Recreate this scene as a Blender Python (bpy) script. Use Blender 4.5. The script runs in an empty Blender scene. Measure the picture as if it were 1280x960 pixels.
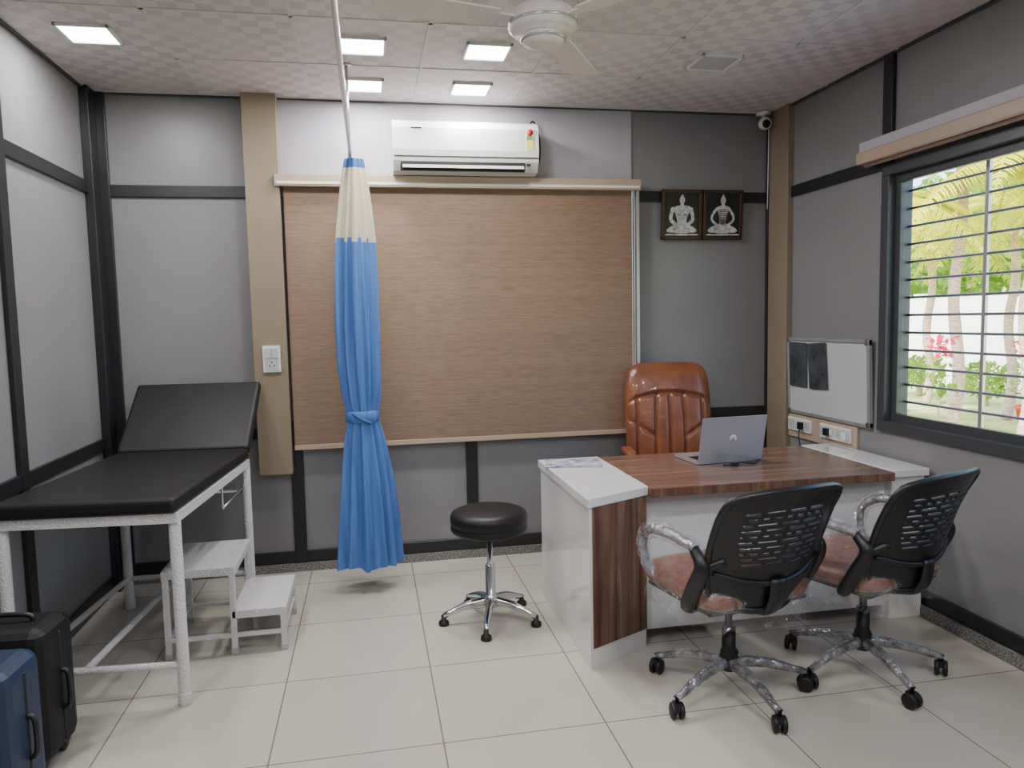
import bpy, math, random
from mathutils import Matrix, Vector
random.seed(7)
R=math.radians
# ------------------------------------------------------------------ materials
def nt(name):
    m=bpy.data.materials.new(name); m.use_nodes=True
    n=m.node_tree; b=n.nodes['Principled BSDF']; return m,n,b
def mat(name,col,rough=.5,metal=0,var=0,vscale=8,bump=0,bscale=60,coat=0,stretch=(1,1,1),emis=None,es=0,col2=None,spec=.5,bdist=.01):
    m,n,b=nt(name); L=n.links
    b.inputs['Base Color'].default_value=(*col,1); b.inputs['Roughness'].default_value=rough
    b.inputs['Metallic'].default_value=metal; b.inputs['Coat Weight'].default_value=coat
    b.inputs['Specular IOR Level'].default_value=spec
    tc=n.nodes.new('ShaderNodeTexCoord'); mp=n.nodes.new('ShaderNodeMapping'); mp.inputs['Scale'].default_value=stretch
    L.new(tc.outputs['Object'],mp.inputs['Vector'])
    if var or col2:
        t=n.nodes.new('ShaderNodeTexNoise'); t.inputs['Scale'].default_value=vscale; t.inputs['Detail'].default_value=5
        L.new(mp.outputs[0],t.inputs['Vector'])
        r=n.nodes.new('ShaderNodeValToRGB'); e=r.color_ramp.elements
        c2=col2 if col2 else tuple(min(1,c*(1+var)) for c in col)
        c1=col if col2 else tuple(c*(1-var) for c in col)
        e[0].position=.35; e[0].color=(*c1,1); e[1].position=.65; e[1].color=(*c2,1)
        L.new(t.outputs['Fac'],r.inputs['Fac']); L.new(r.outputs[0],b.inputs['Base Color'])
    if bump:
        t=n.nodes.new('ShaderNodeTexNoise'); t.inputs['Scale'].default_value=bscale; t.inputs['Detail'].default_value=3
        L.new(mp.outputs[0],t.inputs['Vector'])
        bp=n.nodes.new('ShaderNodeBump'); bp.inputs['Strength'].default_value=bump; bp.inputs['Distance'].default_value=bdist
        L.new(t.outputs['Fac'],bp.inputs['Height']); L.new(bp.outputs[0],b.inputs['Normal'])
    if emis:
        b.inputs['Emission Color'].default_value=(*emis,1); b.inputs['Emission Strength'].default_value=es
    return m
M={}
M['panel']=mat('panel_laminate',(.222,.218,.225),.36,var=.05,vscale=1.5,bump=.03,bscale=250)
M['light_panel']=mat('panel_light',(.42,.40,.45),.5)
M['frame']=mat('frame_black',(.014,.015,.017),.35)
M['frame2']=mat('window_frame_grey',(.05,.055,.06),.35)
M['beige']=mat('beige_laminate',(.26,.205,.14),.4)
M['beige_l']=mat('beige_alu',(.44,.33,.24),.4)
M['white']=mat('white_plastic',(.75,.75,.75),.3)
M['acwhite']=mat('ac_white_plastic',(.70,.69,.68),.25,coat=.2)
M['whiteg']=mat('white_laminate',(.76,.75,.75),.10,coat=.4)
M['enamel']=mat('white_hammered',(.60,.59,.59),.3,bump=.7,bscale=100,bdist=.01)
M['rexine']=mat('black_rexine',(.009,.008,.009),.45,bump=.12,bscale=200,bdist=.003,spec=.35)
M['blackp']=mat('black_plastic',(.009,.009,.011),.38)
M['rubber']=mat('rubber',(.007,.007,.007),.5)
M['chrome']=mat('chrome',(.70,.70,.72),.14,1)
M['steel']=mat('steel',(.6,.6,.62),.3,1)
M['wrap']=mat('plastic_wrapped_metal',(.15,.15,.16),.2,.5,bump=1,bscale=30,col2=(.40,.40,.42),vscale=22,bdist=.02,coat=.6)
M['seat']=mat('wrapped_brown_leather',(.17,.055,.026),.3,bump=.2,bscale=22,col2=(.23,.082,.04),vscale=7,bdist=.02)
M['leather']=mat('tan_leather',(.145,.048,.020),.30,bump=.3,bscale=22,col2=(.23,.078,.031),vscale=6,coat=.2)
M['curtain']=mat('blue_fabric',(.045,.13,.39),.6,col2=(.08,.20,.51),vscale=3,stretch=(14,14,.4),bump=.1,bscale=50)
M['curtain_d']=mat('blue_fabric_band',(.03,.11,.34),.6)
M['cream']=mat('cream_mesh',(.62,.57,.42),.8,bump=.5,bscale=220,col2=(.50,.45,.32),vscale=150)
M['dark']=mat('dark_slot',(.01,.01,.01),.6)
M['silver']=mat('silver_plastic',(.50,.50,.52),.3,.6)
M['grille']=mat('grille_paint',(.20,.20,.21),.4,.3)
M['fan']=mat('fan_white',(.78,.72,.70),.35)
M['pot']=mat('terracotta',(.55,.08,.04),.6)
M['flower']=mat('flower_pink',(.85,.04,.16),.6)
M['trunk']=mat('palm_trunk',(.5,.36,.30),.9,var=.3,vscale=12,stretch=(1,1,6))
M['lawn']=mat('grass',(.24,.36,.08),.9,col2=(.5,.5,.2),vscale=2)
M['gwall']=mat('white_garden_wall',(.88,.88,.88),.8)
M['suit_b']=mat('suitcase_black',(.006,.006,.008),.5,bump=.3,bscale=300,bdist=.003,spec=.3)
M['suit_n']=mat('suitcase_navy',(.006,.02,.06),.45,bump=.3,bscale=250,bdist=.003)
M['film']=mat('xray_film',(.03,.035,.04),.12,col2=(.07,.08,.09),vscale=9,coat=.5)
M['board']=mat('whiteboard_face',(.52,.54,.56),.15,coat=.3)
M['pframe']=mat('picture_frame_wood',(.05,.017,.008),.35)
M['pblack']=mat('picture_black',(.006,.006,.006),.3,col2=(.02,.02,.02),vscale=6)
M['pfig']=mat('picture_figure',(.72,.72,.70),.5,col2=(.36,.36,.35),vscale=38)
M['pshade']=mat('picture_figure_line',(.10,.10,.10),.5)
M['paper']=mat('magazine_cover',(.65,.65,.68),.25,col2=(.22,.18,.35),vscale=22)
M['yellow']=mat('label_yellow',(.8,.65,.1),.5)
M['red']=mat('label_red',(.6,.03,.03),.5)
M['green']=mat('label_green',(.1,.4,.12),.5)
M['led']=mat('led_diffuser',(1,1,1),.5,emis=(.95,.98,1),es=14)
M['ledoff']=mat('led_diffuser_off',(.5,.48,.48),.5)
M['granite']=mat('granite',(.06,.06,.06),.3,col2=(.34,.33,.31),vscale=130)
M['tbar']=mat('ceiling_tbar',(.66,.61,.61),.5)
def leafmat(name,c1,c2):
    m=mat(name,c1,.5,col2=c2,vscale=3); n=m.node_tree; b=n.nodes['Principled BSDF']
    tr=n.nodes.new('ShaderNodeBsdfTranslucent'); tr.inputs[0].default_value=(*c2,1)
    mx=n.nodes.new('ShaderNodeMixShader'); mx.inputs[0].default_value=.45
    o=n.nodes['Material Output']; n.links.new(b.outputs[0],mx.inputs[1]); n.links.new(tr.outputs[0],mx.inputs[2]); n.links.new(mx.outputs[0],o.inputs[0]); return m
M['frond']=leafmat('palm_leaf',(.38,.46,.02),(.78,.74,.04))
M['leaf']=leafmat('leaf',(.08,.22,.03),(.34,.50,.07))
def clearmat(name='clear_plastic_wrap',amt=.15):
    m,n,b=nt(name); L=n.links
    tc=n.nodes.new('ShaderNodeTexCoord'); t=n.nodes.new('ShaderNodeTexNoise'); t.inputs['Scale'].default_value=16; t.inputs['Detail'].default_value=4; t.inputs['Distortion'].default_value=1.5
    L.new(tc.outputs['Object'],t.inputs['Vector'])
    bp=n.nodes.new('ShaderNodeBump'); bp.inputs['Strength'].default_value=1; bp.inputs['Distance'].default_value=.06; L.new(t.outputs['Fac'],bp.inputs['Height'])
    g=n.nodes.new('ShaderNodeBsdfGlossy'); g.inputs['Roughness'].default_value=.08; g.inputs['Color'].default_value=(.9,.9,.92,1); L.new(bp.outputs[0],g.inputs['Normal'])
    tr=n.nodes.new('ShaderNodeBsdfTransparent')
    mx=n.nodes.new('ShaderNodeMixShader'); mx.inputs[0].default_value=amt
    L.new(tr.outputs[0],mx.inputs[1]); L.new(g.outputs[0],mx.inputs[2]); L.new(mx.outputs[0],n.nodes['Material Output'].inputs[0]); return m
M['clear']=clearmat()
M['clear2']=clearmat('clear_plastic_sleeve',.22)
def woodmat():
    m,n,b=nt('walnut_laminate'); L=n.links
    tc=n.nodes.new('ShaderNodeTexCoord'); 
    geo=n.nodes.new('ShaderNodeNewGeometry')
    def branch(sc):
        mp=n.nodes.new('ShaderNodeMapping'); mp.inputs['Scale'].default_value=sc
        L.new(tc.outputs['Object'],mp.inputs['Vector'])
        t=n.nodes.new('ShaderNodeTexNoise'); t.inputs['Scale'].default_value=1; t.inputs['Detail'].default_value=8; t.inputs['Distortion'].default_value=.8
        L.new(mp.outputs[0],t.inputs['Vector'])
        r=n.nodes.new('ShaderNodeValToRGB'); e=r.color_ramp.elements
        e[0].position=.28; e[0].color=(.085,.042,.028,1); e[1].position=.72; e[1].color=(.26,.15,.10,1)
        k=e.new(.5); k.color=(.165,.088,.058,1)
        L.new(t.outputs['Fac'],r.inputs['Fac']); return r
    a=branch((1.3,30,30)); c=branch((24,24,1.3))
    sep=n.nodes.new('ShaderNodeSeparateXYZ'); L.new(geo.outputs['Normal'],sep.inputs[0])
    ab=n.nodes.new('ShaderNodeMath'); ab.operation='ABSOLUTE'; L.new(sep.outputs['Z'],ab.inputs[0])
    mx=n.nodes.new('ShaderNodeMix'); mx.data_type='RGBA'; L.new(ab.outputs[0],mx.inputs['Factor'])
    L.new(c.outputs[0],mx.inputs['A']); L.new(a.outputs[0],mx.inputs['B']); L.new(mx.outputs['Result'],b.inputs['Base Color'])
    b.inputs['Roughness'].default_value=.25; return m
M['wood']=woodmat()
def tilemat(name,c1,c2,mort,size,off,ms,rough):
    m,n,b=nt(name); L=n.links
    tc=n.nodes.new('ShaderNodeTexCoord'); mp=n.nodes.new('ShaderNodeMapping'); mp.inputs['Location'].default_value=(-off[0],-off[1],0)
    L.new(tc.outputs['Object'],mp.inputs['Vector'])
    br=n.nodes.new('ShaderNodeTexBrick'); br.offset=0; br.squash=1
    br.inputs['Scale'].default_value=1; br.inputs['Brick Width'].default_value=size; br.inputs['Row Height'].default_value=size
    br.inputs['Mortar Size'].default_value=ms; br.inputs['Color1'].default_value=(*c1,1); br.inputs['Color2'].default_value=(*c2,1); br.inputs['Mortar'].default_value=(*mort,1)
    br.inputs['Mortar Smooth'].default_value=.1
    L.new(mp.outputs[0],br.inputs['Vector'])
    no=n.nodes.new('ShaderNodeTexNoise'); no.inputs['Scale'].default_value=5; no.inputs['Detail'].default_value=6; L.new(tc.outputs['Object'],no.inputs['Vector'])
    mr=n.nodes.new('ShaderNodeMapRange'); mr.inputs['To Min'].default_value=.93; mr.inputs['To Max'].default_value=1.05; L.new(no.outputs['Fac'],mr.inputs['Value'])
    mx=n.nodes.new('ShaderNodeMix'); mx.data_type='RGBA'; mx.blend_type='MULTIPLY'; mx.inputs['Factor'].default_value=1
    L.new(br.outputs['Color'],mx.inputs['A']); L.new(mr.outputs[0],mx.inputs['B']); L.new(mx.outputs['Result'],b.inputs['Base Color'])
    b.inputs['Roughness'].default_value=rough
    return m,n,b,mx,mp
M['floor'],_,_,_,_=tilemat('floor_tiles',(.51,.48,.42),(.48,.455,.40),(.22,.165,.12),.588,(.205,2.48),.0028,.22)
cm,n,b,mx,mp=tilemat('ceiling_tiles',(.74,.67,.675),(.66,.60,.605),(.66,.61,.61),.58,(-.27,3.32),.004,.55)
ck=n.nodes.new('ShaderNodeTexChecker'); ck.inputs['Scale'].default_value=1/.0725
ck.inputs['Color1'].default_value=(1,.99,.99,1); ck.inputs['Color2'].default_value=(.76,.75,.76,1)
mpz=n.nodes.new('ShaderNodeMapping'); mpz.inputs['Location'].default_value=(.27,-3.32,.03)
tcx=[q for q in n.nodes if q.type=='TEX_COORD'][0]; n.links.new(tcx.outputs['Object'],mpz.inputs['Vector']); n.links.new(mpz.outputs[0],ck.inputs['Vector'])
n2=n.nodes.new('ShaderNodeTexNoise'); n2.inputs['Scale'].default_value=2.2; n.links.new(tcx.outputs['Object'],n2.inputs['Vector'])
r2=n.nodes.new('ShaderNodeMapRange'); r2.inputs['From Min'].default_value=.35; r2.inputs['From Max'].default_value=.65; r2.inputs['To Min'].default_value=.3; r2.inputs['To Max'].default_value=.95; n.links.new(n2.outputs['Fac'],r2.inputs['Value'])
m2=n.nodes.new('ShaderNodeMix'); m2.data_type='RGBA'; m2.blend_type='MULTIPLY'; n.links.new(r2.outputs[0],m2.inputs['Factor'])
n.links.new(mx.outputs['Result'],m2.inputs['A']); n.links.new(ck.outputs['Color'],m2.inputs['B']); n.links.new(m2.outputs['Result'],b.inputs['Base Color'])
M['ceiling']=cm
def blindmat():
    m,n,b=nt('blind_fabric'); L=n.links
    tc=n.nodes.new('ShaderNodeTexCoord')
    def noi(sc,lo,hi,c0,c1):
        mp=n.nodes.new('ShaderNodeMapping'); mp.inputs['Scale'].default_value=sc; L.new(tc.outputs['Object'],mp.inputs['Vector'])
        t=n.nodes.new('ShaderNodeTexNoise'); t.inputs['Scale'].default_value=1; t.inputs['Detail'].default_value=2; L.new(mp.outputs[0],t.inputs['Vector'])
        r=n.nodes.new('ShaderNodeValToRGB'); e=r.color_ramp.elements
        e[0].position=lo; e[0].color=(*c0,1); e[1].position=hi; e[1].color=(*c1,1); L.new(t.outputs['Fac'],r.inputs['Fac']); return r
    a=noi((9,9,330),.34,.66,(.188,.118,.077),(.275,.180,.120))
    c=noi((.4,.4,95),.40,.60,(.94,.94,.94),(1.03,1.03,1.03))
    mx=n.nodes.new('ShaderNodeMix'); mx.data_type='RGBA'; mx.blend_type='MULTIPLY'; mx.inputs['Factor'].default_value=1
    L.new(a.outputs[0],mx.inputs['A']); L.new(c.outputs[0],mx.inputs['B'])
    L.new(mx.outputs['Result'],b.inputs['Base Color']); b.inputs['Roughness'].default_value=.75
    return m
M['blind']=blindmat()
# ------------------------------------------------------------------ mesh builder
def catmull(p,n=6):
    p=[Vector(q) for q in p]; out=[]
    for i in range(len(p)-1):
        a=p[i-1] if i>0 else p[i]*2-p[i+1]; b=p[i]; c=p[i+1]; d=p[i+2] if i+2<len(p) else p[i+1]*2-p[i]
        for k in range(n):
            t=k/n; out.append(.5*((2*b)+(c-a)*t+(2*a-5*b+4*c-d)*t*t+(3*b-a-3*c+d)*t**3))
    out.append(p[-1]); return out
class MB:
    def __init__(s): s.v=[];s.f=[];s.m=[];s.s=[];s.mats=[];s.T=Matrix()
    def mi(s,k):
        if k not in s.mats: s.mats.append(k)
        return s.mats.index(k)
    def add(s,vs,fs,k,sm=False,T=None):
        o=len(s.v); T=s.T@T if T is not None else s.T
        s.v+=[T@Vector(q) for q in vs]; i=s.mi(k)
        for f in fs: s.f.append([o+a for a in f]); s.m.append(i); s.s.append(sm)
    def box(s,x0,x1,y0,y1,z0,z1,k,T=None):
        v=[(x,y,z) for x in(x0,x1) for y in(y0,y1) for z in(z0,z1)]
        s.add(v,[(0,1,3,2),(4,6,7,5),(0,4,5,1),(2,3,7,6),(0,2,6,4),(1,5,7,3)],k,False,T)
    def prism(s,poly,z0,z1,k,T=None,sm=False):
        n=len(poly); v=[(x,y,z0) for x,y in poly]+[(x,y,z1) for x,y in poly]
        f=[tuple(range(n-1,-1,-1)),tuple(range(n,2*n))]
        s.add(v,f,k,False,T); s.add(v,[(i,(i+1)%n,n+(i+1)%n,n+i) for i in range(n)],k,sm,T)
    def lathe(s,prof,k,c=(0,0,0),seg=28,T=None,sm=True):
        v=[];f=[]
        for r,z in prof:
            for i in range(seg):
                a=2*math.pi*i/seg; v.append((c[0]+r*math.cos(a),c[1]+r*math.sin(a),c[2]+z))
        for j in range(len(prof)-1):
            for i in range(seg):
                a=j*seg+i;b=j*seg+(i+1)%seg; f.append((a,b,b+seg,a+seg))
        f.append(tuple(range(seg-1,-1,-1))); f.append(tuple((len(prof)-1)*seg+i for i in range(seg)))
        s.add(v,f,k,sm,T)
    def tube(s,pts,r,k,seg=10,smooth=0,radii=None,T=None,flat=1):
        pts=[Vector(p) for p in pts]
        if smooth:
            n0=len(pts); pts2=catmull(pts,smooth)
            if radii:
                radii=[radii[min(int(i/smooth),n0-1)]*(1-(i%smooth)/smooth)+radii[min(int(i/smooth)+1,n0-1)]*((i%smooth)/smooth) for i in range(len(pts2))]
            pts=pts2
        v=[];f=[]; d=(pts[1]-pts[0]).normalized(); up=Vector((0,0,1)) if abs(d.z)<.9 else Vector((1,0,0))
        nn=d.cross(up).normalized()
        for i,p in enumerate(pts):
            if i==0: d=(pts[1]-p)
            elif i==len(pts)-1: d=p-pts[i-1]
            else: d=(pts[i+1]-p).normalized()+(p-pts[i-1]).normalized()
            d.normalize(); nn=(nn-d*nn.dot(d)).normalized(); bb=d.cross(nn)
            rr=radii[i] if radii else r
            for j in range(seg):
                r2=rr*random.uniform(.88,1.16) if k in('wrap','clear2') else rr
                a=2*math.pi*j/seg; v.append(p+nn*math.cos(a)*r2+bb*math.sin(a)*r2*flat)
        for i in range(len(pts)-1):
            for j in range(seg):
                a=i*seg+j;b=i*seg+(j+1)%seg; f.append((a,b,b+seg,a+seg))
        if k!='clear2':
            f.append(tuple(range(seg-1,-1,-1))); f.append(tuple((len(pts)-1)*seg+i for i in range(seg)))
        s.add(v,f,k,True,T)
    def ell(s,c,r,k,T=None,seg=20,rings=12):
        v=[];f=[]
        for i in range(rings+1):
            t=math.pi*i/rings
            for j in range(seg):
                a=2*math.pi*j/seg; v.append((c[0]+r[0]*math.sin(t)*math.cos(a),c[1]+r[1]*math.sin(t)*math.sin(a),c[2]+r[2]*math.cos(t)))
        for i in range(rings):
            for j in range(seg):
                a=i*seg+j;b=i*seg+(j+1)%seg; f.append((a,b,b+seg,a+seg))
        s.add(v,f,k,True,T)
    def pad(s,w,h,d,k,T,gu=(),gv=(),cr=.08,taper=1,bend=0,n=48,gd=.35,gw=.02,e=8,bendx=0,fn=None):
        U=[math.sin(math.pi/2*(2*i/n-1)) for i in range(n+1)]
        for sg in (1,-1):
            v=[];f=[]
            for b in U:
                for a in U:
                    x=w/2*a*(1-cr*b**6); y=h/2*b*(1-cr*a**6)
                    x*=1+(taper-1)*(b+1)/2
                    t=d/2*math.sqrt(max(0,(1-abs(a)**e)*(1-abs(b)**e)))
                    g=0
                    for q in gu: g=max(g,math.exp(-((x-q*w/2)/gw)**2))
                    for q in gv: g=max(g,math.exp(-((y-q*h/2)/gw)**2))
                    if fn: g=max(g,fn(a,b))
                    t*=1-gd*g
                    v.append((x,y,sg*t+bend*y*y+bendx*x*x))
            m=n+1
            for i in range(n):
                for j in range(n):
                    q=(i*m+j,i*m+j+1,(i+1)*m+j+1,(i+1)*m+j)
                    f.append(q if sg>0 else q[::-1])
            s.add(v,f,k,True,T)
    def obj(s,name,parent=None,bevel=0,T=None):
        me=bpy.data.meshes.new(name); me.from_pydata([tuple(a) for a in s.v],[],s.f)
        for k in s.mats: me.materials.append(M[k])
        me.polygons.foreach_set('material_index',s.m); me.polygons.foreach_set('use_smooth',s.s); me.update()
        o=bpy.data.objects.new(name,me); bpy.context.collection.objects.link(o)
        if parent: o.parent=parent
        if T is not None: o.matrix_local=T
        if bevel:
            b=o.modifiers.new('bevel','BEVEL'); b.width=bevel; b.segments=3; b.limit_method='ANGLE'; b.angle_limit=R(50)
        return o
def empty(name,loc=(0,0,0),rz=0):
    e=bpy.data.objects.new(name,None); bpy.context.collection.objects.link(e); e.location=loc; e.rotation_euler=(0,0,rz); e.empty_display_size=.1; return e
Tr=Matrix.Translation
def Rx(a): return Matrix.Rotation(R(a),4,'X')
def Ry(a): return Matrix.Rotation(R(a),4,'Y')
def Rz(a): return Matrix.Rotation(R(a),4,'Z')
# ------------------------------------------------------------------ room
XL,XR,YB,YF,H=-1.45,2.60,4.50,-1.6,2.74
m=MB(); m.box(XL-.12,XR+.12,YF-.12,YB+.12,-.1,0,'floor'); m.obj('floor')
m=MB(); m.box(XL-.12,XR+.12,YF-.12,YB+.12,H,H+.12,'ceiling'); m.obj('ceiling')
m=MB(); m.box(XL-.12,XR+.12,YB,YB+.12,0,H,'panel'); m.box(-.46,1.64,YB-.008,YB,2.2,H,'light_panel'); m.obj('wall_back')
m=MB(); m.box(XL-.12,XL,YF,YB,0,H,'panel'); m.obj('wall_left')
m=MB(); m.box(XL-.12,XR+.12,YF-.12,YF,0,H,'panel'); m.obj('wall_front')
WY0,WY1,WZ0,WZ1=1.50,3.42,.85,2.20
m=MB(); m.box(XR,XR+.12,YF,WY0,0,H,'panel'); m.box(XR,XR+.12,WY1,YB,0,H,'panel'); m.box(XR,XR+.12,WY0,WY1,0,WZ0,'panel'); m.box(XR,XR+.12,WY0,WY1,WZ1,H,'panel'); m.obj('wall_right')
t=.018
m=MB()
for z0,z1 in((2.18,2.245),(.80,.865),(.05,.12)):
    m.box(XL+.07,-.60,YB-t,YB,z0,z1,'frame'); m.box(1.66,XR,YB-t,YB,z0,z1,'frame')
m.box(-.60,1.66,YB-t,YB,.05,.12,'frame')
for x0,x1,z0,z1 in((XL,XL+.09,0,H),(-.475,-.405,.05,.9),(.56,.63,.05,.9),(1.62,1.68,.05,2.2),(2.555,2.6,.05,H)):
    m.box(x0,x1,YB-t-.006,YB,z0,z1,'frame')
m.obj('trim_1',bevel=.003)
m=MB()
for z0,z1 in((2.18,2.245),(.80,.865),(.03,.10)): m.box(XL,XL+t,YF,YB-.09,z0,z1,'frame')
for y in(3.40,2.2,1.0,-.2): m.box(XL,XL+t+.004,y-.035,y+.035,.0,H,'frame')
m.box(XL,XL+.045,YB-.13,YB-.024,0,H,'frame')
m.obj('trim_2',bevel=.003)
m=MB()
m.box(XR-t,XR,WY1,YB-.24,2.18,2.245,'frame'); m.box(XR-t,XR,YF,YB-.02,.05,.12,'frame')
m.box(XR-t,XR,YF,WY0,2.18,2.245,'frame')
for y in(3.385,1.45,.2): m.box(XR-t-.004,XR,y-.035,y+.035,2.2,H,'frame')
m.obj('trim_3',bevel=.003)
m=MB(); m.box(XL,XR,YB-.03,YB-t-.001,0,.05,'granite'); m.obj('baseboard_back')
m=MB(); m.box(XR-.04,XR-t-.001,YF,YB-.03,0,.05,'granite'); m.obj('baseboard_right')
m=MB()
m.box(-.645,-.46,YB-.09,YB,.60,H,'beige'); m.obj('pillar_cladding',bevel=.003)
m=MB()
m.box(XR-.04,XR,YB-.25,YB-.03,.13,H,'beige'); m.obj('pillar_cladding',bevel=.003)
m=MB(); m.box(XR-.015,XR,3.58,YB-.251,.70,.842,'beige_l'); m.obj('trim_5',bevel=.002)
m=MB()
x=-.27-.58*2
while x<XR:
    m.box(x-.009,x+.009,YF,YB,H-.004,H,'tbar'); x+=.58
y=3.32-.58*8
while y<YB:
    m.box(XL,XR,y-.009,y+.009,H-.004,H,'tbar'); y+=.58
m.box(XL,XR,YB-.02,YB,H-.012,H,'frame2'); m.box(XL,XL+.02,YF,YB,H-.012,H,'frame2'); m.box(XR-.02,XR,YF,YB,H-.012,H,'frame2')
m.obj('trim_4')
def led(x,y,on=True,power=14.5):
    e=empty('ceiling_light',(x,y,H))
    q=MB(); s=.108
    for a,b,c,d in((-s,s,-s,-s+.012),(-s,s,s-.012,s),(-s,-s+.012,-s,s),(s-.012,s,-s,s)): q.box(a,b,c,d,-.014,0,'white')
    q.obj('bezel',e,bevel=.002)
    q=MB(); q.box(-s+.012,s-.012,-s+.012,s-.012,-.008,-.002,'led' if on else 'ledoff'); q.obj('diffuser',e)
    if on:
        l=bpy.data.lights.new('led_lamp','AREA'); l.energy=power; l.shape='SQUARE'; l.size=.18; l.color=(1,.98,.97)
        o=bpy.data.objects.new('lamp',l); bpy.context.collection.objects.link(o); o.parent=e; o.location=(0,0,-.016)
for x,y in((-1.14,3.62),(.02,3.61),(.60,3.61),(.02,4.19),(.60,4.19),(-1.14,1.87),(.02,1.29),(1.18,1.29),(1.76,.13),(-1.14,.13),(.6,-1.03),(1.76,-1.03)): led(x,y,True,12 if y>4 else 14.5)
led(1.76,3.61,False)
# ------------------------------------------------------------------ window
w=empty('window_1',(XR,0,0))
m=MB()
def frame_rect(m,x0,x1,y0,y1,z0,z1,f,k):
    m.box(x0,x1,y0,y1,z0,z0+f,k); m.box(x0,x1,y0,y1,z1-f,z1,k); m.box(x0,x1,y0,y0+f,z0+f,z1-f,k); m.box(x0,x1,y1-f,y1,z0+f,z1-f,k)
frame_rect(m,-.02,.12,WY0,WY1,WZ0,WZ1,.055,'frame2')
frame_rect(m,.02,.05,2.28,WY1-.05,WZ0+.05,WZ1-.05,.045,'frame2')
frame_rect(m,.055,.085,WY0+.05,2.33,WZ0+.05,WZ1-.05,.045,'frame2')
m.obj('frame',w,bevel=.003)
m=MB()
z=WZ0+.15
while z<WZ1-.08:
    m.tube([(.105,WY0+.03,z),(.105,WY1-.03,z)],.0065,'grille',8); z+=.089
for y in(2.88,2.40,1.95): m.box(.098,.112,y-.010,y+.010,WZ0+.03,WZ1-.03,'silver')
m.obj('grille',w)
m=MB()
m.box(-.485,1.665,YB-.11,YB-.02,2.235,2.298,'beige_l'); m.box(-.475,1.655,YB-.114,YB-.11,2.245,2.26,'white')
m.box(-.445,1.625,YB-.06,YB-.056,.76,2.24,'blind'); m.box(-.445,1.625,YB-.072,YB-.046,.735,.762,'beige_l')
m.box(1.64,1.66,YB-.09,YB-.05,1.0,2.24,'silver')
for dx in(0,.012): m.tube([(1.61+dx,YB-.1,2.24),(1.61+dx,YB-.1,.95)],.0025,'white',6)
m.obj('roller_blind',bevel=.004)
m=MB()
m.box(XR-.11,XR-.018,1.40,3.50,2.215,2.275,'beige_l'); m.box(XR-.10,XR-.018,1.41,3.49,2.275,2.325,'light_panel'); m.tube([(XR-.07,1.42,2.213),(XR-.07,3.48,2.213)],.014,'blind',14)
m.obj('roller_blind',bevel=.005)
# ------------------------------------------------------------------ AC
ac=empty('air_conditioner',(.17,YB-.010,2.302))
m=MB(); prof=[(0,.02),(-.10,0),(-.17,.012),(-.215,.06),(-.225,.12),(-.222,.24),(-.20,.275),(-.17,.29),(0,.29)]
P=Matrix(((0,0,1,0),(1,0,0,0),(0,1,0,0),(0,0,0,1)))
m.prism(prof,0,.83,'acwhite',T=P); m.obj('body',ac,bevel=.006)
m=MB(); m.box(.04,.75,-.214,-.19,.036,.056,'dark'); m.box(.04,.75,-.2,-.15,.012,.045,'dark')
m.box(.05,.74,-.228,-.218,.020,.036,'acwhite'); m.box(.005,.825,-.2275,-.22,.082,.086,'dark')
m.obj('louvre',ac)
m=MB(); m.box(.755,.80,-.2275,-.22,.125,.245,'white'); m.box(.757,.798,-.2283,-.2274,.13,.18,'yellow'); m.box(.757,.798,-.2283,-.2274,.183,.205,'green'); m.lathe([(.019,0),(.019,.001)],'red',T=Tr((.7775,-.2275,.224))@Rx(90)); 
m.box(.10,.16,-.2265,-.222,.235,.241,'dark'); m.box(.76,.78,-.2275,-.21,.04,.05,'dark')
m.obj('label',ac)
m=MB(); m.tube([(.80,-.05,.28),(.84,-.03,.34),(.875,-.02,.28),(.885,-.02,.18),(.87,-.02,.08),(.82,-.03,.03)],.005,'blackp',8,6); m.obj('cable',ac)
# ------------------------------------------------------------------ fan
fan=empty('ceiling_fan',(.62,2.55,0))
m=MB(); dz=-.035
m.lathe([(.0,2.738),(.06,2.738),(.055,2.70),(.02,2.67),(.012,2.66),(.012,2.58+dz),(.03,2.57+dz),(.035,2.55+dz),(.09,2.545+dz),(.115,2.52+dz),(.118,2.48+dz),(.105,2.465+dz),(.07,2.46+dz),(.075,2.45+dz),(.07,2.432+dz),(.04,2.422+dz),(.0,2.42+dz)],'fan',seg=40); m.obj('motor',fan)
m=MB(); m.lathe([(.1195,2.495+dz),(.1205,2.49+dz),(.1195,2.485+dz)],'silver',seg=40)
m.lathe([(.078,2.447+dz),(.079,2.443+dz),(.076,2.438+dz)],'silver',seg=40)
for a in(190,60,308):
    T=Rz(a)@Tr((0,0,2.50+dz))@Rx(9)
    m.prism([(.09,-.02),(.2,-.03),(.2,.03),(.09,.02)],-.004,.004,'fan',T=T)
    m.prism([(.17,-.05),(.40,-.062),(.56,-.066),(.575,-.05),(.58,.0),(.575,.05),(.56,.062),(.40,.058),(.17,.048)],-.003,.003,'fan',T=T)
m.obj('blades',fan,bevel=.002)
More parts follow.
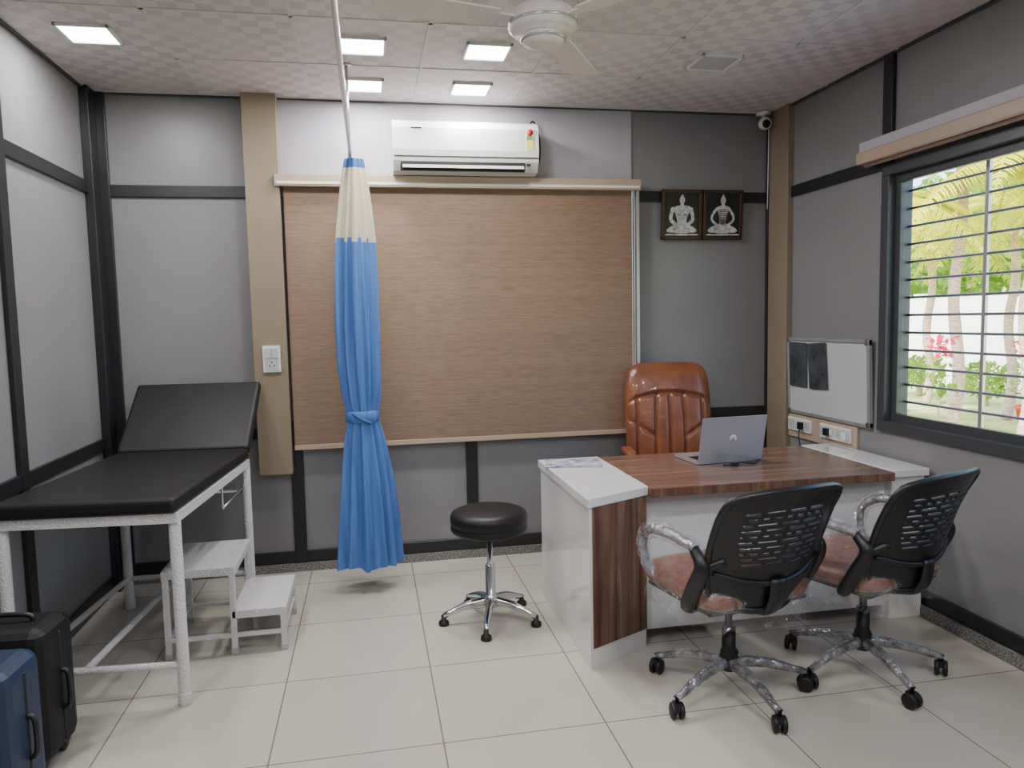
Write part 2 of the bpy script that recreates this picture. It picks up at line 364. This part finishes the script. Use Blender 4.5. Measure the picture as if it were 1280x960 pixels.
# ------------------------------------------------------------------ curtain & rod
m=MB(); m.tube([(-.06,-.9,2.335),(-.06,4.16,2.335)],.009,'steel',10)
for y in(3.885,1.6,-.7): m.tube([(-.06,y,2.335),(-.06,y,H)],.007,'steel',8); m.lathe([(.025,-.008),(.025,0)],'steel',c=(-.06,y,H))
m.lathe([(.014,0),(.014,.02)],'steel',T=Tr((-.06,4.16,2.335))@Rx(90))
m.obj('curtain_rod')
cu=empty('privacy_curtain',(-.05,4.08,0))
prof=[(2.322,.044),(2.30,.050),(2.18,.068),(2.05,.083),(1.90,.098),(1.7,.106),(1.45,.108),(1.25,.105),(1.1,.095),(1.0,.082),(.96,.078),(.92,.082),(.8,.100),(.6,.124),(.4,.142),(.25,.153),(.13,.162)]
def hw(z):
    for (a,b),(c,d) in zip(prof,prof[1:]):
        if c<=z<=a: return b+(d-b)*(a-z)/(a-c)
    return prof[-1][1]
m=MB(); NS=200; NZ=90; ZT=2.322; ZB=.14
vs=[];
for j in range(NZ+1):
    z=ZT-(ZT-ZB)*j/NZ; h=hw(z)
    for i in range(NS):
        a=2*math.pi*i/NS; tie=math.exp(-((z-.96)/.07)**2)
        am=.15*(1-.75*tie)*(1.1 if z<.9 else 1)
        g=1+am*math.sin(11*a+.6*math.sin(2.2*z)+.5*math.sin(3*a))+.10*math.sin(5*a+1+z)+.04*math.sin(23*a+2*z)
        vs.append((h*g*math.cos(a)*.95+.01*math.sin(3*z),.62*h*g*math.sin(a),z+(.012*math.sin(5*a) if j==NZ else 0)))
for j in range(NZ):
    z=ZT-(ZT-ZB)*(j+.5)/NZ
    for i in range(NS):
        zz=z+.022*math.sin(11*(2*math.pi*i/NS))
        k='curtain_d' if z>2.28 else 'cream' if zz>1.90 else 'curtain'
        a=j*NS+i;b=j*NS+(i+1)%NS
        m.f.append([a,b,b+NS,a+NS]); m.m.append(m.mi(k)); m.s.append(True)
m.v=[Vector(v) for v in vs]; m.obj('cloth',cu)
m=MB(); m.lathe([(.083,.93),(.09,.935),(.092,.96),(.09,.985),(.083,.99)],'curtain',T=Matrix.Diagonal((1,.66,1,1))); m.tube([(-.05,-.062,.985),(-.01,-.068,.955),(.05,-.06,.925)],.008,'curtain_d',8,4); m.obj('tie_band',cu)
m=MB()
for i in range(6): m.tube([(-.01+.0125*math.cos(a),(.07-.03*i),2.333+.014*math.sin(a)) for a in [k*math.pi/5 for k in range(11)]],.002,'steel',6)
m.obj('rings',cu)
# ------------------------------------------------------------------ examination table
et=empty('examination_table',(-1.065,2.95,0),R(-5))
m=MB()
for x in(-.31,.31):
    for y in(.05,1.12): m.lathe([(.024,.0),(.026,.015),(.026,.05),(.0225,.05),(.0225,.74)],'enamel',c=(x,y,0),seg=16)
m.box(-.33,.33,.02,.05,.725,.765,'enamel'); m.box(-.33,.33,1.10,1.13,.725,.765,'enamel')
for x in(-.33,.30): m.box(x,x+.03,.05,1.10,.725,.765,'enamel')
m.tube([(-.31,.05,.16),(.31,.05,.16)],.014,'enamel'); m.tube([(-.31,1.12,.16),(.31,1.12,.16)],.014,'enamel')
m.tube([(-.05,.05,.16),(-.05,1.12,.16)],.014,'enamel'); m.tube([(-.31,.05,.16),(-.31,1.12,.16)],.014,'enamel')
m.obj('frame',et,bevel=.003)
m=MB(); m.box(-.33,.33,.0,1.13,.766,.825,'rexine'); m.obj('mattress',et,bevel=.018)
TB=Tr((0,1.15,.79))@Rx(44)
m=MB(); m.box(-.33,.33,.0,.47,-.005,.05,'rexine',T=TB); m.obj('backrest',et,bevel=.016)
m=MB(); m.box(-.31,.31,.02,.45,-.02,-.006,'enamel',T=TB)
for x in(-.29,.29):
    m.tube([(x,1.42,1.03),(x,1.12,.62)],.006,'steel',8); m.tube([(x,1.12,.62),(x,.75,.60)],.006,'steel',8); m.tube([(x,.75,.60),(x,.75,.73)],.006,'steel',8)
m.tube([(-.29,1.12,.60),(.29,1.12,.60)],.008,'steel')
m.obj('backrest_support',et)
# step stool
st=empty('step_stool',(-.93,3.39,0))
m=MB()
m.box(0,.31,0,.44,.362,.40,'enamel'); m.box(.285,.52,0,.44,.162,.20,'enamel')
for y in(.012,.428):
    for x,z in((.015,.37),(.292,.37),(.505,.17)): m.box(x-.013,x+.013,y-.012,y+.012,0.012,z,'enamel')
    m.box(.015,.505,y-.009,y+.009,.075,.095,'enamel')
m.box(.278,.290,.02,.42,.10,.17,'enamel')
for x in(.015,.505): m.box(x-.009,x+.009,.01,.43,.075,.095,'enamel')
for y in(.012,.428):
    for x in(.015,.292,.505): m.box(x-.016,x+.016,y-.015,y+.015,0,.028,'silver')
m.obj('frame',st,bevel=.004)
# ------------------------------------------------------------------ castor base
def starbase(m,R0,zh,kleg,kc,phase,hub=.045,n=5,wheel=.027,castor=True):
    m.lathe([(hub*.8,zh-.035),(hub,zh-.03),(hub,zh+.02),(hub*.7,zh+.035)],'blackp' if kleg=='wrap' else kleg,seg=20)
    for i in range(n):
        a=R(phase+i*360/n); d=Vector((math.cos(a),math.sin(a),0))
        z1=.075 if castor else .045
        m.tube([d*.02+Vector((0,0,zh)),d*R0*.5+Vector((0,0,zh-.012)),d*R0+Vector((0,0,z1))],.014,kleg,10,7 if kleg=='wrap' else 4,radii=[.022,.019,.013],flat=1.0)
        p=d*R0
        if castor:
            m.lathe([(.007,.04),(.007,.08),(.012,.082)],kc,c=(p.x,p.y,0),seg=10)
            cc=random.uniform(0,360)
            for o in(-.024,.006): m.lathe([(wheel*.8,0),(wheel,.003),(wheel,.015),(wheel*.8,.018)],kc,T=Tr((p.x,p.y,wheel))@Rz(cc)@Ry(90)@Tr((0,0,o)),seg=20)
            m.box(-.012,.012,-.02,.02,.035,.06,kc,T=Tr(p)@Rz(cc))
        else:
            m.lathe([(.024,0),(.026,.006),(.024,.02),(.012,.028),(.012,.05)],kc,c=(p.x,p.y,0),seg=16)
rs=empty('rolling_stool',(.54,3.50,0))
m=MB(); starbase(m,.235,.10,'chrome','rubber',255,hub=.035,castor=False)
m.lathe([(.03,.08),(.03,.13),(.024,.135),(.024,.27),(.02,.28),(.013,.285),(.013,.45)],'chrome',seg=20); m.obj('base',rs)
m=MB(); m.lathe([(.06,.43),(.16,.44),(.18,.448),(.187,.46),(.187,.475),(.181,.482),(.187,.489),(.189,.52),(.18,.54),(.15,.552),(0.001,.558)],'rexine',seg=48); m.lathe([(.09,.422),(.09,.435)],'blackp'); m.obj('seat',rs)
# ------------------------------------------------------------------ desk
dk=empty('office_desk')
m=MB()
body=[(.86,2.885),(1.165,3.037),(1.165,3.76),(.86,3.76)]
m.prism(body,0,.69,'whiteg'); m.prism([(.85,2.87),(1.175,3.032),(1.175,3.775),(.85,3.775)],.69,.725,'whiteg')
m.obj('pedestal_left',dk,bevel=.003)
a=Vector((.86,2.885)); bq=Vector((1.165,3.037)); dd=(bq-a); nrm=Vector((dd.y,-dd.x)).normalized()
p0=a+dd*.05; p1=bq
m=MB(); m.prism([tuple(p0+nrm*.004),tuple(p1+nrm*.004),tuple(p1-nrm*.004),tuple(p0-nrm*.004)],.085,.685,'wood'); m.obj('wood_front',dk)
m=MB(); m.box(1.177,2.37,3.0,3.775,.682,.722,'wood'); m.obj('desktop',dk,bevel=.003)
m=MB(); m.box(1.166,2.39,3.10,3.118,.37,.68,'whiteg'); m.box(1.166,2.39,3.10,3.118,.05,.362,'whiteg'); m.box(1.17,2.39,3.112,3.13,.06,.68,'dark'); m.obj('modesty_panel',dk,bevel=.002)
m=MB(); m.box(2.39,2.565,3.05,3.76,0,.69,'whiteg'); m.box(2.375,2.575,3.03,3.775,.69,.725,'whiteg'); m.obj('pedestal_right',dk,bevel=.003)
m=MB(); m.box(-.10,.10,-.14,.14,0,.004,'paper'); m.box(-.098,.102,-.138,.142,.004,.007,'paper',T=Rz(4)); m.obj('magazine',T=Tr((1.0,3.62,.7255))@Rz(75))
# laptop
lp=empty('laptop',(1.76,3.43,.7225),R(4))
m=MB(); m.box(-.178,.178,0,.24,.002,.018,'silver'); m.box(-.16,.16,.03,.13,.018,.0195,'blackp'); m.box(-.05,.05,.15,.22,.018,.019,'steel'); m.obj('base',lp,bevel=.003)
TL=Tr((0,-.004,.012))@Rx(102)
m=MB(); m.box(-.178,.178,0,.235,0,.006,'silver',T=TL); m.box(-.17,.17,.008,.228,-.0008,0,'blackp',T=TL)
m.obj('lid',lp,bevel=.002)
m=MB(); m.lathe([(.02,.0062),(.02,.0068)],'white',T=TL@Tr((0,.12,0))); 
for o in (-.005,.005): m.box(o-.0015,o+.0015,-.012,.012,.0068,.0074,'dark',T=TL@Tr((0,.12,0))@Rz(-12))
m.obj('badge',lp)
m=MB(); m.tube([(-.07,-.06,.005),(-.02,-.08,.007),(.03,-.05,.010),(.09,-.07,.005),(.16,-.01,.005),(.23,.07,.005)],.004,'blackp',8,6); m.box(-.035,-.0,-.09,-.07,.002,.018,'blackp'); m.obj('charging_cable',lp)
# ------------------------------------------------------------------ executive chair
ec=empty('executive_chair',(1.745,4.04,0),R(-10))
m=MB(); starbase(m,.27,.11,'chrome','rubber',20); m.lathe([(.03,.1),(.03,.28),(.018,.28),(.018,.42)],'blackp'); m.box(-.1,.1,-.1,.12,.40,.43,'blackp'); m.obj('base',ec)
m=MB(); m.pad(.52,.50,.13,'leather',Tr((0,-.02,.48)),gu=(-.45,.45),cr=.1); m.obj('seat',ec)
TB=Tr((0,.225,.83))@Rx(80)
def seams(a,b):
    g=0
    if b<.42:
        for q in(-.34,0,.34): g=max(g,math.exp(-((a-q*(1-.25*max(0,b)))/.03)**2))
    yy=b-(.46-.14*a*a); g=max(g,math.exp(-(yy/.022)**2))
    if abs(a)>.34 and b<.40: g=max(g,.7*math.exp(-((b+.28-.5*(abs(a)-.34))/.025)**2))
    if b<.42:
        for q in(-.76,.76): g=max(g,math.exp(-((a-q)/.03)**2))
    return g
m=MB(); m.pad(.53,.72,.13,'leather',TB,cr=.11,taper=.98,bend=-.10,gd=.36,n=90,fn=seams,e=5); m.obj('backrest',ec)
m=MB()
for s in(-1,1):
    m.tube([(s*.24,.20,.62),(s*.285,.12,.66),(s*.29,-.08,.665),(s*.28,-.18,.64),(s*.27,-.17,.52),(s*.22,-.08,.44)],.016,'blackp',10,5)
    m.pad(.06,.26,.035,'leather',Tr((s*.288,-.02,.685)),cr=.15,n=16)
m.obj('armrests',ec)
# ------------------------------------------------------------------ office chairs
def office_chair(x,y,rz,phase):
    e=empty('office_chair',(x,y,0),R(rz))
    m=MB(); starbase(m,.30,.13,'wrap','rubber',phase-rz,hub=.035,wheel=.030)
    m.lathe([(.035,.12),(.032,.17),(.026,.18),(.026,.27),(.015,.27),(.015,.38),(.04,.385)],'blackp'); m.box(-.09,.09,-.13,.11,.375,.405,'blackp'); m.tube([(.05,0,.385),(.22,.02,.38)],.006,'blackp',8)
    m.obj('base',e)
    m=MB(); m.pad(.50,.48,.095,'seat',Tr((0,.03,.455)),cr=.12,gd=.2,gw=.01,gv=(-.5,)); m.obj('seat',e)
    m=MB(); m.pad(.512,.492,.112,'clear',Tr((0,.03,.455)),cr=.12,n=30)
    vs=[];fs=[];NN=72
    for j in range(5):
        for i in range(NN):
            a=2*math.pi*i/NN; c_,s_=math.cos(a),math.sin(a); q=(abs(c_)**5+abs(s_)**5)**(-1/5)
            rr=.248*(1+.03*math.sin(9*a+j)+random.uniform(-.015,.015)*j)
            vs.append((rr*q*c_,.03+rr*.96*q*s_,.455-j*.022-(random.uniform(0,.035) if j==4 else 0)))
    for j in range(4):
        for i in range(NN): fs.append((j*NN+i,j*NN+(i+1)%NN,(j+1)*NN+(i+1)%NN,(j+1)*NN+i))
    m.add(vs,fs,'clear',True)
    for s in(-1,1): m.tube([(s*.268,-.15,.655),(s*.27,.0,.668),(s*.268,.12,.655),(s*.262,.19,.60),(s*.25,.18,.50),(s*.21,.10,.41)],.028,'clear2',10,7,radii=[.026,.034,.035,.028,.024,.020])
    m.obj('plastic_wrap',e)
    m=MB(); m.box(-.22,.22,-.17,.22,.402,.415,'blackp'); m.tube([(0,-.10,.395),(0,-.2,.40),(0,-.25,.45),(0,-.265,.54)],.035,'blackp',12,5,flat=.45); m.obj('seat_plate',e)
    nu,nv=72,63; vs=[];fs=[]
    def P_(u,v,off=0):
        W=.214+.040*math.sin(math.pi/2*min(1,v*1.5))
        W*= 1-.06*max(0,(v-.82)/.18)**3 - .20*max(0,(.22-v)/.22)**2
        xx=W*u; zz=.43+.430*v+.020*(1-u*u)*max(0,v-.5)*2-.012*abs(u)**6*max(0,v-.8)*5
        yy=-.215-.11*v*v-.035*v + .065*u*u -.02*math.sin(math.pi*min(1,v*1.1))*(1-u*u)
        return Vector((xx,yy+off,zz))
    for off in(0,-.012):
        for j in range(nv+1):
            for i in range(nu+1): vs.append(P_(2*i/nu-1,j/nv,off))
    N=(nu+1)*(nv+1)
    def hole(i,j):
        u=(i+.5)/nu*2-1; v=(j+.5)/nv
        if not(.38<v<.86): return False
        lim=.70-.7*max(0,.55-v)
        if abs(u)>lim or j%3!=1: return False
        row=j//3; k=(i+row*5)%13
        return k>1 and not (row%3==1 and k in(7,8))
    for j in range(nv):
        for i in range(nu):
            if hole(i,j): continue
            a=j*(nu+1)+i; q=(a,a+1,a+nu+2,a+nu+1)
            fs.append(q[::-1]); fs.append(tuple(N+t for t in q))
            for (di,dj,e0,e1) in((1,0,1,2),(-1,0,3,0),(0,1,2,3),(0,-1,0,1)):
                ii,jj=i+di,j+dj
                if ii<0 or jj<0 or ii>=nu or jj>=nv or hole(ii,jj): fs.append((q[e0],q[e1],q[e1]+N,q[e0]+N))
    m=MB(); m.add(vs,fs,'blackp',True)
    rim=[P_(-1,v/20,-.006) for v in range(21)]+[P_(u/10-1,1,-.006) for u in range(1,20)]+[P_(1,1-v/20,-.006) for v in range(21)]
    m.tube(rim,.012,'blackp',10)
    m.tube([P_(-1,.0,-.006),P_(-.5,-.03,-.006),P_(0,-.04,-.006),P_(.5,-.03,-.006),P_(1,.0,-.006)],.014,'blackp',10,4)
    m.tube([P_(-.95,.33,-.014),P_(-.5,.25,-.016),P_(0,.22,-.016),P_(.5,.25,-.016),P_(.95,.33,-.014)],.010,'blackp',10,4)
    m.obj('backrest',e)
    m=MB()
    for s in(-1,1):
        m.tube([(s*.10,-.03,.395),(s*.21,-.06,.395),(s*.265,-.10,.43),(s*.272,-.155,.52),(s*.272,-.19,.60),(s*.270,-.14,.655)],.02,'blackp',10,5,radii=[.014,.020,.027,.030,.026,.018],flat=.7)
        m.tube([(s*.268,-.17,.57),(s*.235,-.20,.60),(s*.20,-.225,.62)],.016,'blackp',8,3)
    m.obj('arm_brackets',e)
    m=MB()
    for s in(-1,1):
        m.tube([(s*.268,-.15,.655),(s*.27,.0,.668),(s*.268,.12,.655),(s*.262,.19,.60),(s*.25,.18,.50),(s*.21,.10,.41)],.02,'wrap',12,9,radii=[.019,.024,.023,.018,.016,.014],flat=.8)
    m.obj('armrests',e)
office_chair(1.325,2.58,12,-10)
office_chair(1.935,2.62,20,-20)
# ------------------------------------------------------------------ pictures
def picture(x,thin):
    e=empty('framed_picture',(x,YB-.008,1.945))
    T=Rx(4)
    m=MB(); w,h=.27,.31
    m.box(-w/2,w/2,-.02,0,0,.022,'pframe',T=T); m.box(-w/2,w/2,-.02,0,h-.022,h,'pframe',T=T); m.box(-w/2,-w/2+.022,-.02,0,0,h,'pframe',T=T); m.box(w/2-.022,w/2,-.02,0,0,h,'pframe',T=T)
    m.box(-w/2+.01,w/2-.01,-.01,0,.01,h-.01,'pblack',T=T); m.obj('frame',e,bevel=.003)
    m=MB(); y=-.0106; L=[0]
    def blob(pts,k='pfig'):
        L[0]+=1; z0=.0002*L[0]
        pp=catmull([(a,b,0) for a,b in pts]+[(pts[0][0],pts[0][1],0)],4)[:-1]
        m.prism([(p.x,p.y) for p in pp],0,z0,k,T=T@Tr((0,y,0))@Rx(90))
    s=.66 if thin else 1
    blob([(-.018,.252),(0,.277),(.018,.252),(.015,.232),(0,.220),(-.015,.232)])
    blob([(-.008,.272),(0,.284),(.008,.272)],'pfig')
    blob([(-.008,.226),(.008,.226),(.012,.208),(-.012,.208)])
    blob([(-.055*s-.006,.200),(-.02,.212),(.02,.212),(.055*s+.006,.200),(.040*s,.15),(.030*s,.115),(.038*s,.085),(-.038*s,.085),(-.030*s,.115),(-.040*s,.15)])
    wd=.010*(.75 if thin else 1.1)
    for k in(-1,1):
        c=[(k*(.055*s+.004),.198),(k*.072,.150),(k*.070,.120),(k*.035,.092),(k*.004,.084)]
        left=[];right=[]
        for i,(a_,b_) in enumerate(c):
            a0,b0=c[max(0,i-1)]; a1,b1=c[min(len(c)-1,i+1)]; dx,dy=a1-a0,b1-b0; l=math.hypot(dx,dy); nx,ny=-dy/l*wd,dx/l*wd
            left.append((a_+nx,b_+ny)); right.append((a_-nx,b_-ny))
        blob(left+right[::-1])
        blob([(k*.010,.092),(k*.06,.088),(k*.098,.064),(k*.092,.048),(k*.05,.046),(-k*.01,.056)])
    blob([(-.07,.050),(-.03,.070),(.03,.062),(.075,.050),(.03,.042),(-.03,.042)])
    blob([(-.022,.084),(.0,.092),(.022,.084),(0,.074)])
    for k in(-1,1): blob([(k*.010,.0755),(k*.045,.070),(k*.06,.060),(k*.045,.066)],'pshade')
    blob([(-.009,.250),(-.004,.252),(-.004,.249)],'pshade'); blob([(.009,.250),(.004,.252),(.004,.249)],'pshade'); blob([(-.006,.236),(.006,.236),(0,.234)],'pshade')
    if thin:
        for i in range(6):
            for k in(-1,1): blob([(k*.004,.192-i*.012),(k*.030,.187-i*.012),(k*.030,.183-i*.012),(k*.004,.188-i*.012)],'pshade')
        blob([(-.018,.118),(0,.126),(.018,.118),(.014,.098),(-.014,.098)],'pshade')
    else:
        blob([(-.034,.160),(-.006,.157),(-.02,.152)],'pshade'); blob([(.034,.160),(.006,.157),(.02,.152)],'pshade')
    blob([(-.10,.036),(.10,.036),(.10,.028),(-.10,.028)])
    m.obj('figure',e)
picture(1.965,False); picture(2.242,True)
sc=empty('security_camera',(2.50,YB-.06,H-.004))
m=MB(); m.lathe([(.045,-.02),(.045,0)],'white'); m.tube([(0,0,-.01),(0,-.01,-.05)],.014,'white'); m.ell((0,-.02,-.075),(.042,.042,.04),'white'); m.obj('housing',sc)
m=MB(); m.lathe([(.026,0),(.022,.012)],'dark',T=Tr((-.01,-.055,-.085))@Rx(100)); m.tube([(.03,0,-.01),(.045,.01,-.12),(.045,.02,-.6)],.003,'white',6,4); m.obj('lens',sc)
# whiteboard + films
wb=empty('whiteboard',(XR-.010,3.855,1.085))
m=MB(); T=Ry(-2)
m.box(-.014,0,-.38,.38,-.225,.225,'board',T=T)
for a,b_,c,d in((-.385,.385,-.235,-.215),(-.385,.385,.215,.235),(-.39,-.37,-.235,.235),(.37,.39,-.235,.235)): m.box(-.022,.0,a,b_,c,d,'silver',T=T)
for a in(-1,1):
    for b_ in(-1,1): m.box(-.024,.0,a*.374-.016,a*.374+.016,b_*.220-.016,b_*.220+.016,'steel',T=T)
m.obj('board',wb,bevel=.003)
m=MB(); 
for y0,rt in((.265,1),(.075,-3)):
    m.box(-.001,.001,-.09,.09,-.27,0,'film',T=Tr((-.030,y0,.205))@Rx(rt)@Ry(-2))
m.obj('xray_films',wb)
def plate(w,h,T,n=3):
    m=MB(); m.box(-w/2,w/2,-.012,0,-h/2,h/2,'white',T=T)
    mm=w/n
    for i in range(n):
        x=-w/2+mm*(i+.5)
        m.box(x-mm*.42,x+mm*.42,-.016,-.012,-h*.34,h*.34,'board',T=T)
        if i%2==0:
            for a,b_ in((-.008,-.006),(.008,-.006),(0,.010)): m.box(x+a-.003,x+a+.003,-.0166,-.016,b_-.003,b_+.003,'dark',T=T)
        else: m.box(x-mm*.2,x+mm*.2,-.020,-.016,-h*.22,h*.22,'white',T=T)
    return m
m=plate(.24,.08,Tr((XR-.016,4.115,.785))@Rz(-90)); m.box(XR-.052,XR-.028,4.06,4.10,.765,.805,'blackp'); m.tube([(XR-.047,4.08,.77),(XR-.06,4.06,.70),(XR-.05,4.0,.5),(XR-.045,3.9,.2)],.004,'blackp',8,5); m.obj('power_outlet',bevel=.002)
m=plate(.28,.08,Tr((XR-.016,3.76,.785))@Rz(-90),4); m.box(XR-.05,XR-.028,3.63,3.67,.765,.805,'white'); m.box(XR-.05,XR-.028,3.80,3.84,.765,.805,'blackp'); m.obj('power_outlet',bevel=.002)
m=MB(); T=Tr((-.545,YB-.091,1.27)); m.box(-.048,.048,-.012,0,-.075,.075,'white',T=T); m.box(-.038,.038,-.015,-.012,-.065,-.003,'board',T=T); m.box(-.036,-.002,-.019,-.012,.006,.06,'board',T=T); m.box(.002,.036,-.019,-.012,.006,.06,'board',T=T)
for a,b_ in((-.012,-.04),(.012,-.04),(0,-.02)): m.box(a-.004,a+.004,-.0158,-.015,b_-.004,b_+.004,'dark',T=T)
m.obj('light_switch',bevel=.002)
# ------------------------------------------------------------------ suitcases
def suitcase(loc,rz,w,d,h,k):
    e=empty('suitcase',loc,R(rz))
    m=MB(); m.box(-w/2,w/2,-d/2,d/2,.045,h,k); m.obj('shell',e,bevel=.045)
    m=MB(); m.box(-w/2-.004,w/2+.004,-.006,.006,.08,h-.04,'dark'); 
    m.box(-w/2+.05,w/2-.05,-d/2-.018,-d/2,.10,h*.52,k); m.box(-w/2+.05,w/2-.05,-d/2-.014,-d/2,h*.58,h-.07,k)
    m.obj('pockets',e,bevel=.012)
    m=MB()
    for s in(-1,1):
        for t_ in(-1,1):
            m.lathe([(.02,-.011),(.025,-.008),(.025,.008),(.02,.011)],'rubber',T=Tr((s*(w/2-.05),t_*(d/2-.04),.025))@Ry(90),seg=18); m.box(s*(w/2-.05)-.018,s*(w/2-.05)+.018,t_*(d/2-.04)-.02,t_*(d/2-.04)+.02,.03,.065,'blackp')
    m.tube([(-.09,0,h-.01),(-.085,0,h+.018),(0,0,h+.024),(.085,0,h+.018),(.09,0,h-.01)],.009,'blackp',8,4)
    m.tube([(w/2-.002,-.0,h*.65),(w/2+.02,0,h*.62),(w/2+.02,0,h*.42),(w/2-.002,0,h*.39)],.009,'blackp',8,3)
    m.tube([(-w/2+.055,-d/2-.019,h*.50),(w/2-.055,-d/2-.019,h*.50)],.003,'steel',6); m.tube([(-w/2+.06,-d/2-.02,h*.78),(w/2-.06,-d/2-.02,h*.78)],.003,'steel',6)
    m.obj('hardware',e,bevel=.002)
suitcase((-1.225,2.67,0),-4,.34,.23,.50,'suit_b')
suitcase((-1.205,2.36,0),-3,.34,.23,.50,'suit_n')
# ------------------------------------------------------------------ outside
G=-.19
m=MB(); m.box(XR+.14,60,-20,60,-.3,-.2,'lawn'); m.obj('lawn')
m=MB(); m.box(12.5,12.65,-10,50,G,1.75,'gwall')
for y in range(-9,50,3): m.box(12.45,12.7,y,y+.3,G,1.85,'gwall')
m.obj('garden_wall')
m=MB(); m.box(XR+.15,4.4,-4,12,-.199,-.17,'gwall'); m.obj('paved_path')
def palm(x,y,h,n=15,L=1.9,r=.06):
    e=empty('palm_tree',(x,y,G)); m=MB()
    pts=[(0.03*math.sin(i*.7),.03*math.cos(i),h*i/14) for i in range(15)]
    m.tube(pts,r,'trunk',12,2,radii=[r*(1.25-.4*i/14+(.1 if i%2 else 0)) for i in range(15)]); m.obj('trunk',e)
    m=MB()
    for k in range(n):
        a=2*math.pi*k/n+random.uniform(-.2,.2); up=random.uniform(.1,1.1); d=Vector((math.cos(a),math.sin(a),0))
        spine=[]
        for i in range(25):
            t=i/24; spine.append(Vector((0,0,h))+d*(L*t*math.cos(up*.7))+Vector((0,0,L*(up*t-(.65+up*.55)*t*t))))
        m.tube(spine,.010,'frond',5)
        side=Vector((-d.y,d.x,0))
        for i in range(2,25):
            p=spine[i]; dr=(spine[i]-spine[i-1]).normalized()
            ll=.34*math.sin(math.pi*min(1,.15+i/26))+.06
            for s in(-1,1):
              for hf in(0,.5):
                q=p-dr*hf*L/24
                tip=q+side*s*ll+dr*ll*.6-Vector((0,0,ll*.35)); wv=dr*.013
                mid=q+(tip-q)*.5+Vector((0,0,.02))
                m.add([q-wv,q+wv,mid+wv,tip,mid-wv],[(0,1,2,3,4)],'frond')
    m.obj('fronds',e)
palm(7.3,8.2,4.0,14,1.9); palm(7.5,7.35,3.4,14,1.8); palm(9.6,11.4,2.9,15,1.9); palm(9.4,9.5,3.1,15,1.8); palm(8.6,6.6,3.2,15,1.8); palm(6.4,8.6,3.0,13,1.5)
def foliage(name,x,y,z,rx,ry,rz,n,k,size=.09):
    m=MB()
    for i in range(n):
        while True:
            p=Vector([random.uniform(-1,1) for _ in range(3)])
            if .35<p.length<1: break
        c=Vector((x+p.x*rx,y+p.y*ry,z+p.z*rz)); a=Vector([random.gauss(0,1) for _ in range(3)]).normalized(); b_=a.cross(Vector((random.random(),1,.3))).normalized()
        s=size*random.uniform(.6,1.4)
        m.add([c-a*s,c+b_*s*.4,c+a*s,c-b_*s*.4],[(0,1,2,3)],k)
    m.tube([(x,y,G),(x,y,z)],.06,'trunk',8); return m.obj(name)
foliage('tree',15.5,17,3.3,2.4,3.2,1.8,4500,'leaf',.16)
foliage('tree',15.5,22,3.6,2.4,3.2,1.9,4000,'leaf',.18)
foliage('tree',15.3,12,3.2,2.0,2.8,1.7,4500,'leaf',.15)
for x,y in((10.6,12.8),(10.4,11.0),(10.7,9.4)): foliage('shrub',x,y,.26,.35,.5,.33,500,'leaf',.06)
for (x,y,zf) in((8.2,10.6,.9),(6.9,8.0,1.15),(7.4,7.0,1.1),(6.6,8.9,.7),(9.2,9.0,1.0)):
    m=MB(); m.lathe([(.09,0),(.13,.22),(.15,.23),(.15,.27),(.12,.27),(.11,.23)],'pot',c=(x,y,G),seg=20); 
    for i in range(190):
        a=random.uniform(0,6.28); rr=random.uniform(0,.20); zz=zf-random.uniform(0,.75)
        c=Vector((x+rr*math.cos(a),y+rr*math.sin(a),zz)); s=random.uniform(.03,.06); v=Vector([random.gauss(0,1) for _ in range(3)]).normalized(); w_=v.cross(Vector((.3,.2,1))).normalized()
        m.add([c-v*s,c+w_*s*.6,c+v*s,c-w_*s*.6],[(0,1,2,3)],'flower' if zz>zf-.25 else 'leaf')
    m.tube([(x,y,0),(x,y,zf-.1)],.012,'trunk',6); m.obj('potted_flower')
# ------------------------------------------------------------------ light
wd=bpy.data.worlds.new('World'); bpy.context.scene.world=wd; wd.use_nodes=True; n=wd.node_tree
sky=n.nodes.new('ShaderNodeTexSky'); sky.sky_type='NISHITA'; sky.sun_disc=False; sky.sun_elevation=R(50); sky.sun_rotation=R(250); sky.air_density=1; sky.dust_density=2
bg=n.nodes['Background']; n.links.new(sky.outputs[0],bg.inputs[0]); bg.inputs[1].default_value=1.1
s=bpy.data.lights.new('sun','SUN'); s.energy=14; s.angle=R(1); s.color=(1,.95,.86); so=bpy.data.objects.new('sun',s); bpy.context.collection.objects.link(so)
so.rotation_euler=Vector((-.62,-.35,.95)).to_track_quat('Z','Y').to_euler()
# ------------------------------------------------------------------ camera
c=bpy.data.cameras.new('camera'); co=bpy.data.objects.new('camera',c); bpy.context.collection.objects.link(co)
psi,th,rho=R(10.8),R(4.96),.021
F=Vector((math.sin(psi)*math.cos(th),math.cos(psi)*math.cos(th),-math.sin(th)))
R0=Vector((math.cos(psi),-math.sin(psi),0)); U0=R0.cross(F)
Rr=R0*math.cos(rho)-U0*math.sin(rho); Ur=U0*math.cos(rho)+R0*math.sin(rho)
mt=Matrix((Rr,Ur,-F)).transposed().to_4x4(); mt.translation=Vector((0,0,1.465)); co.matrix_world=mt
c.sensor_width=36; c.lens=36*930/1280; c.clip_start=.05; c.clip_end=200
bpy.context.scene.camera=co
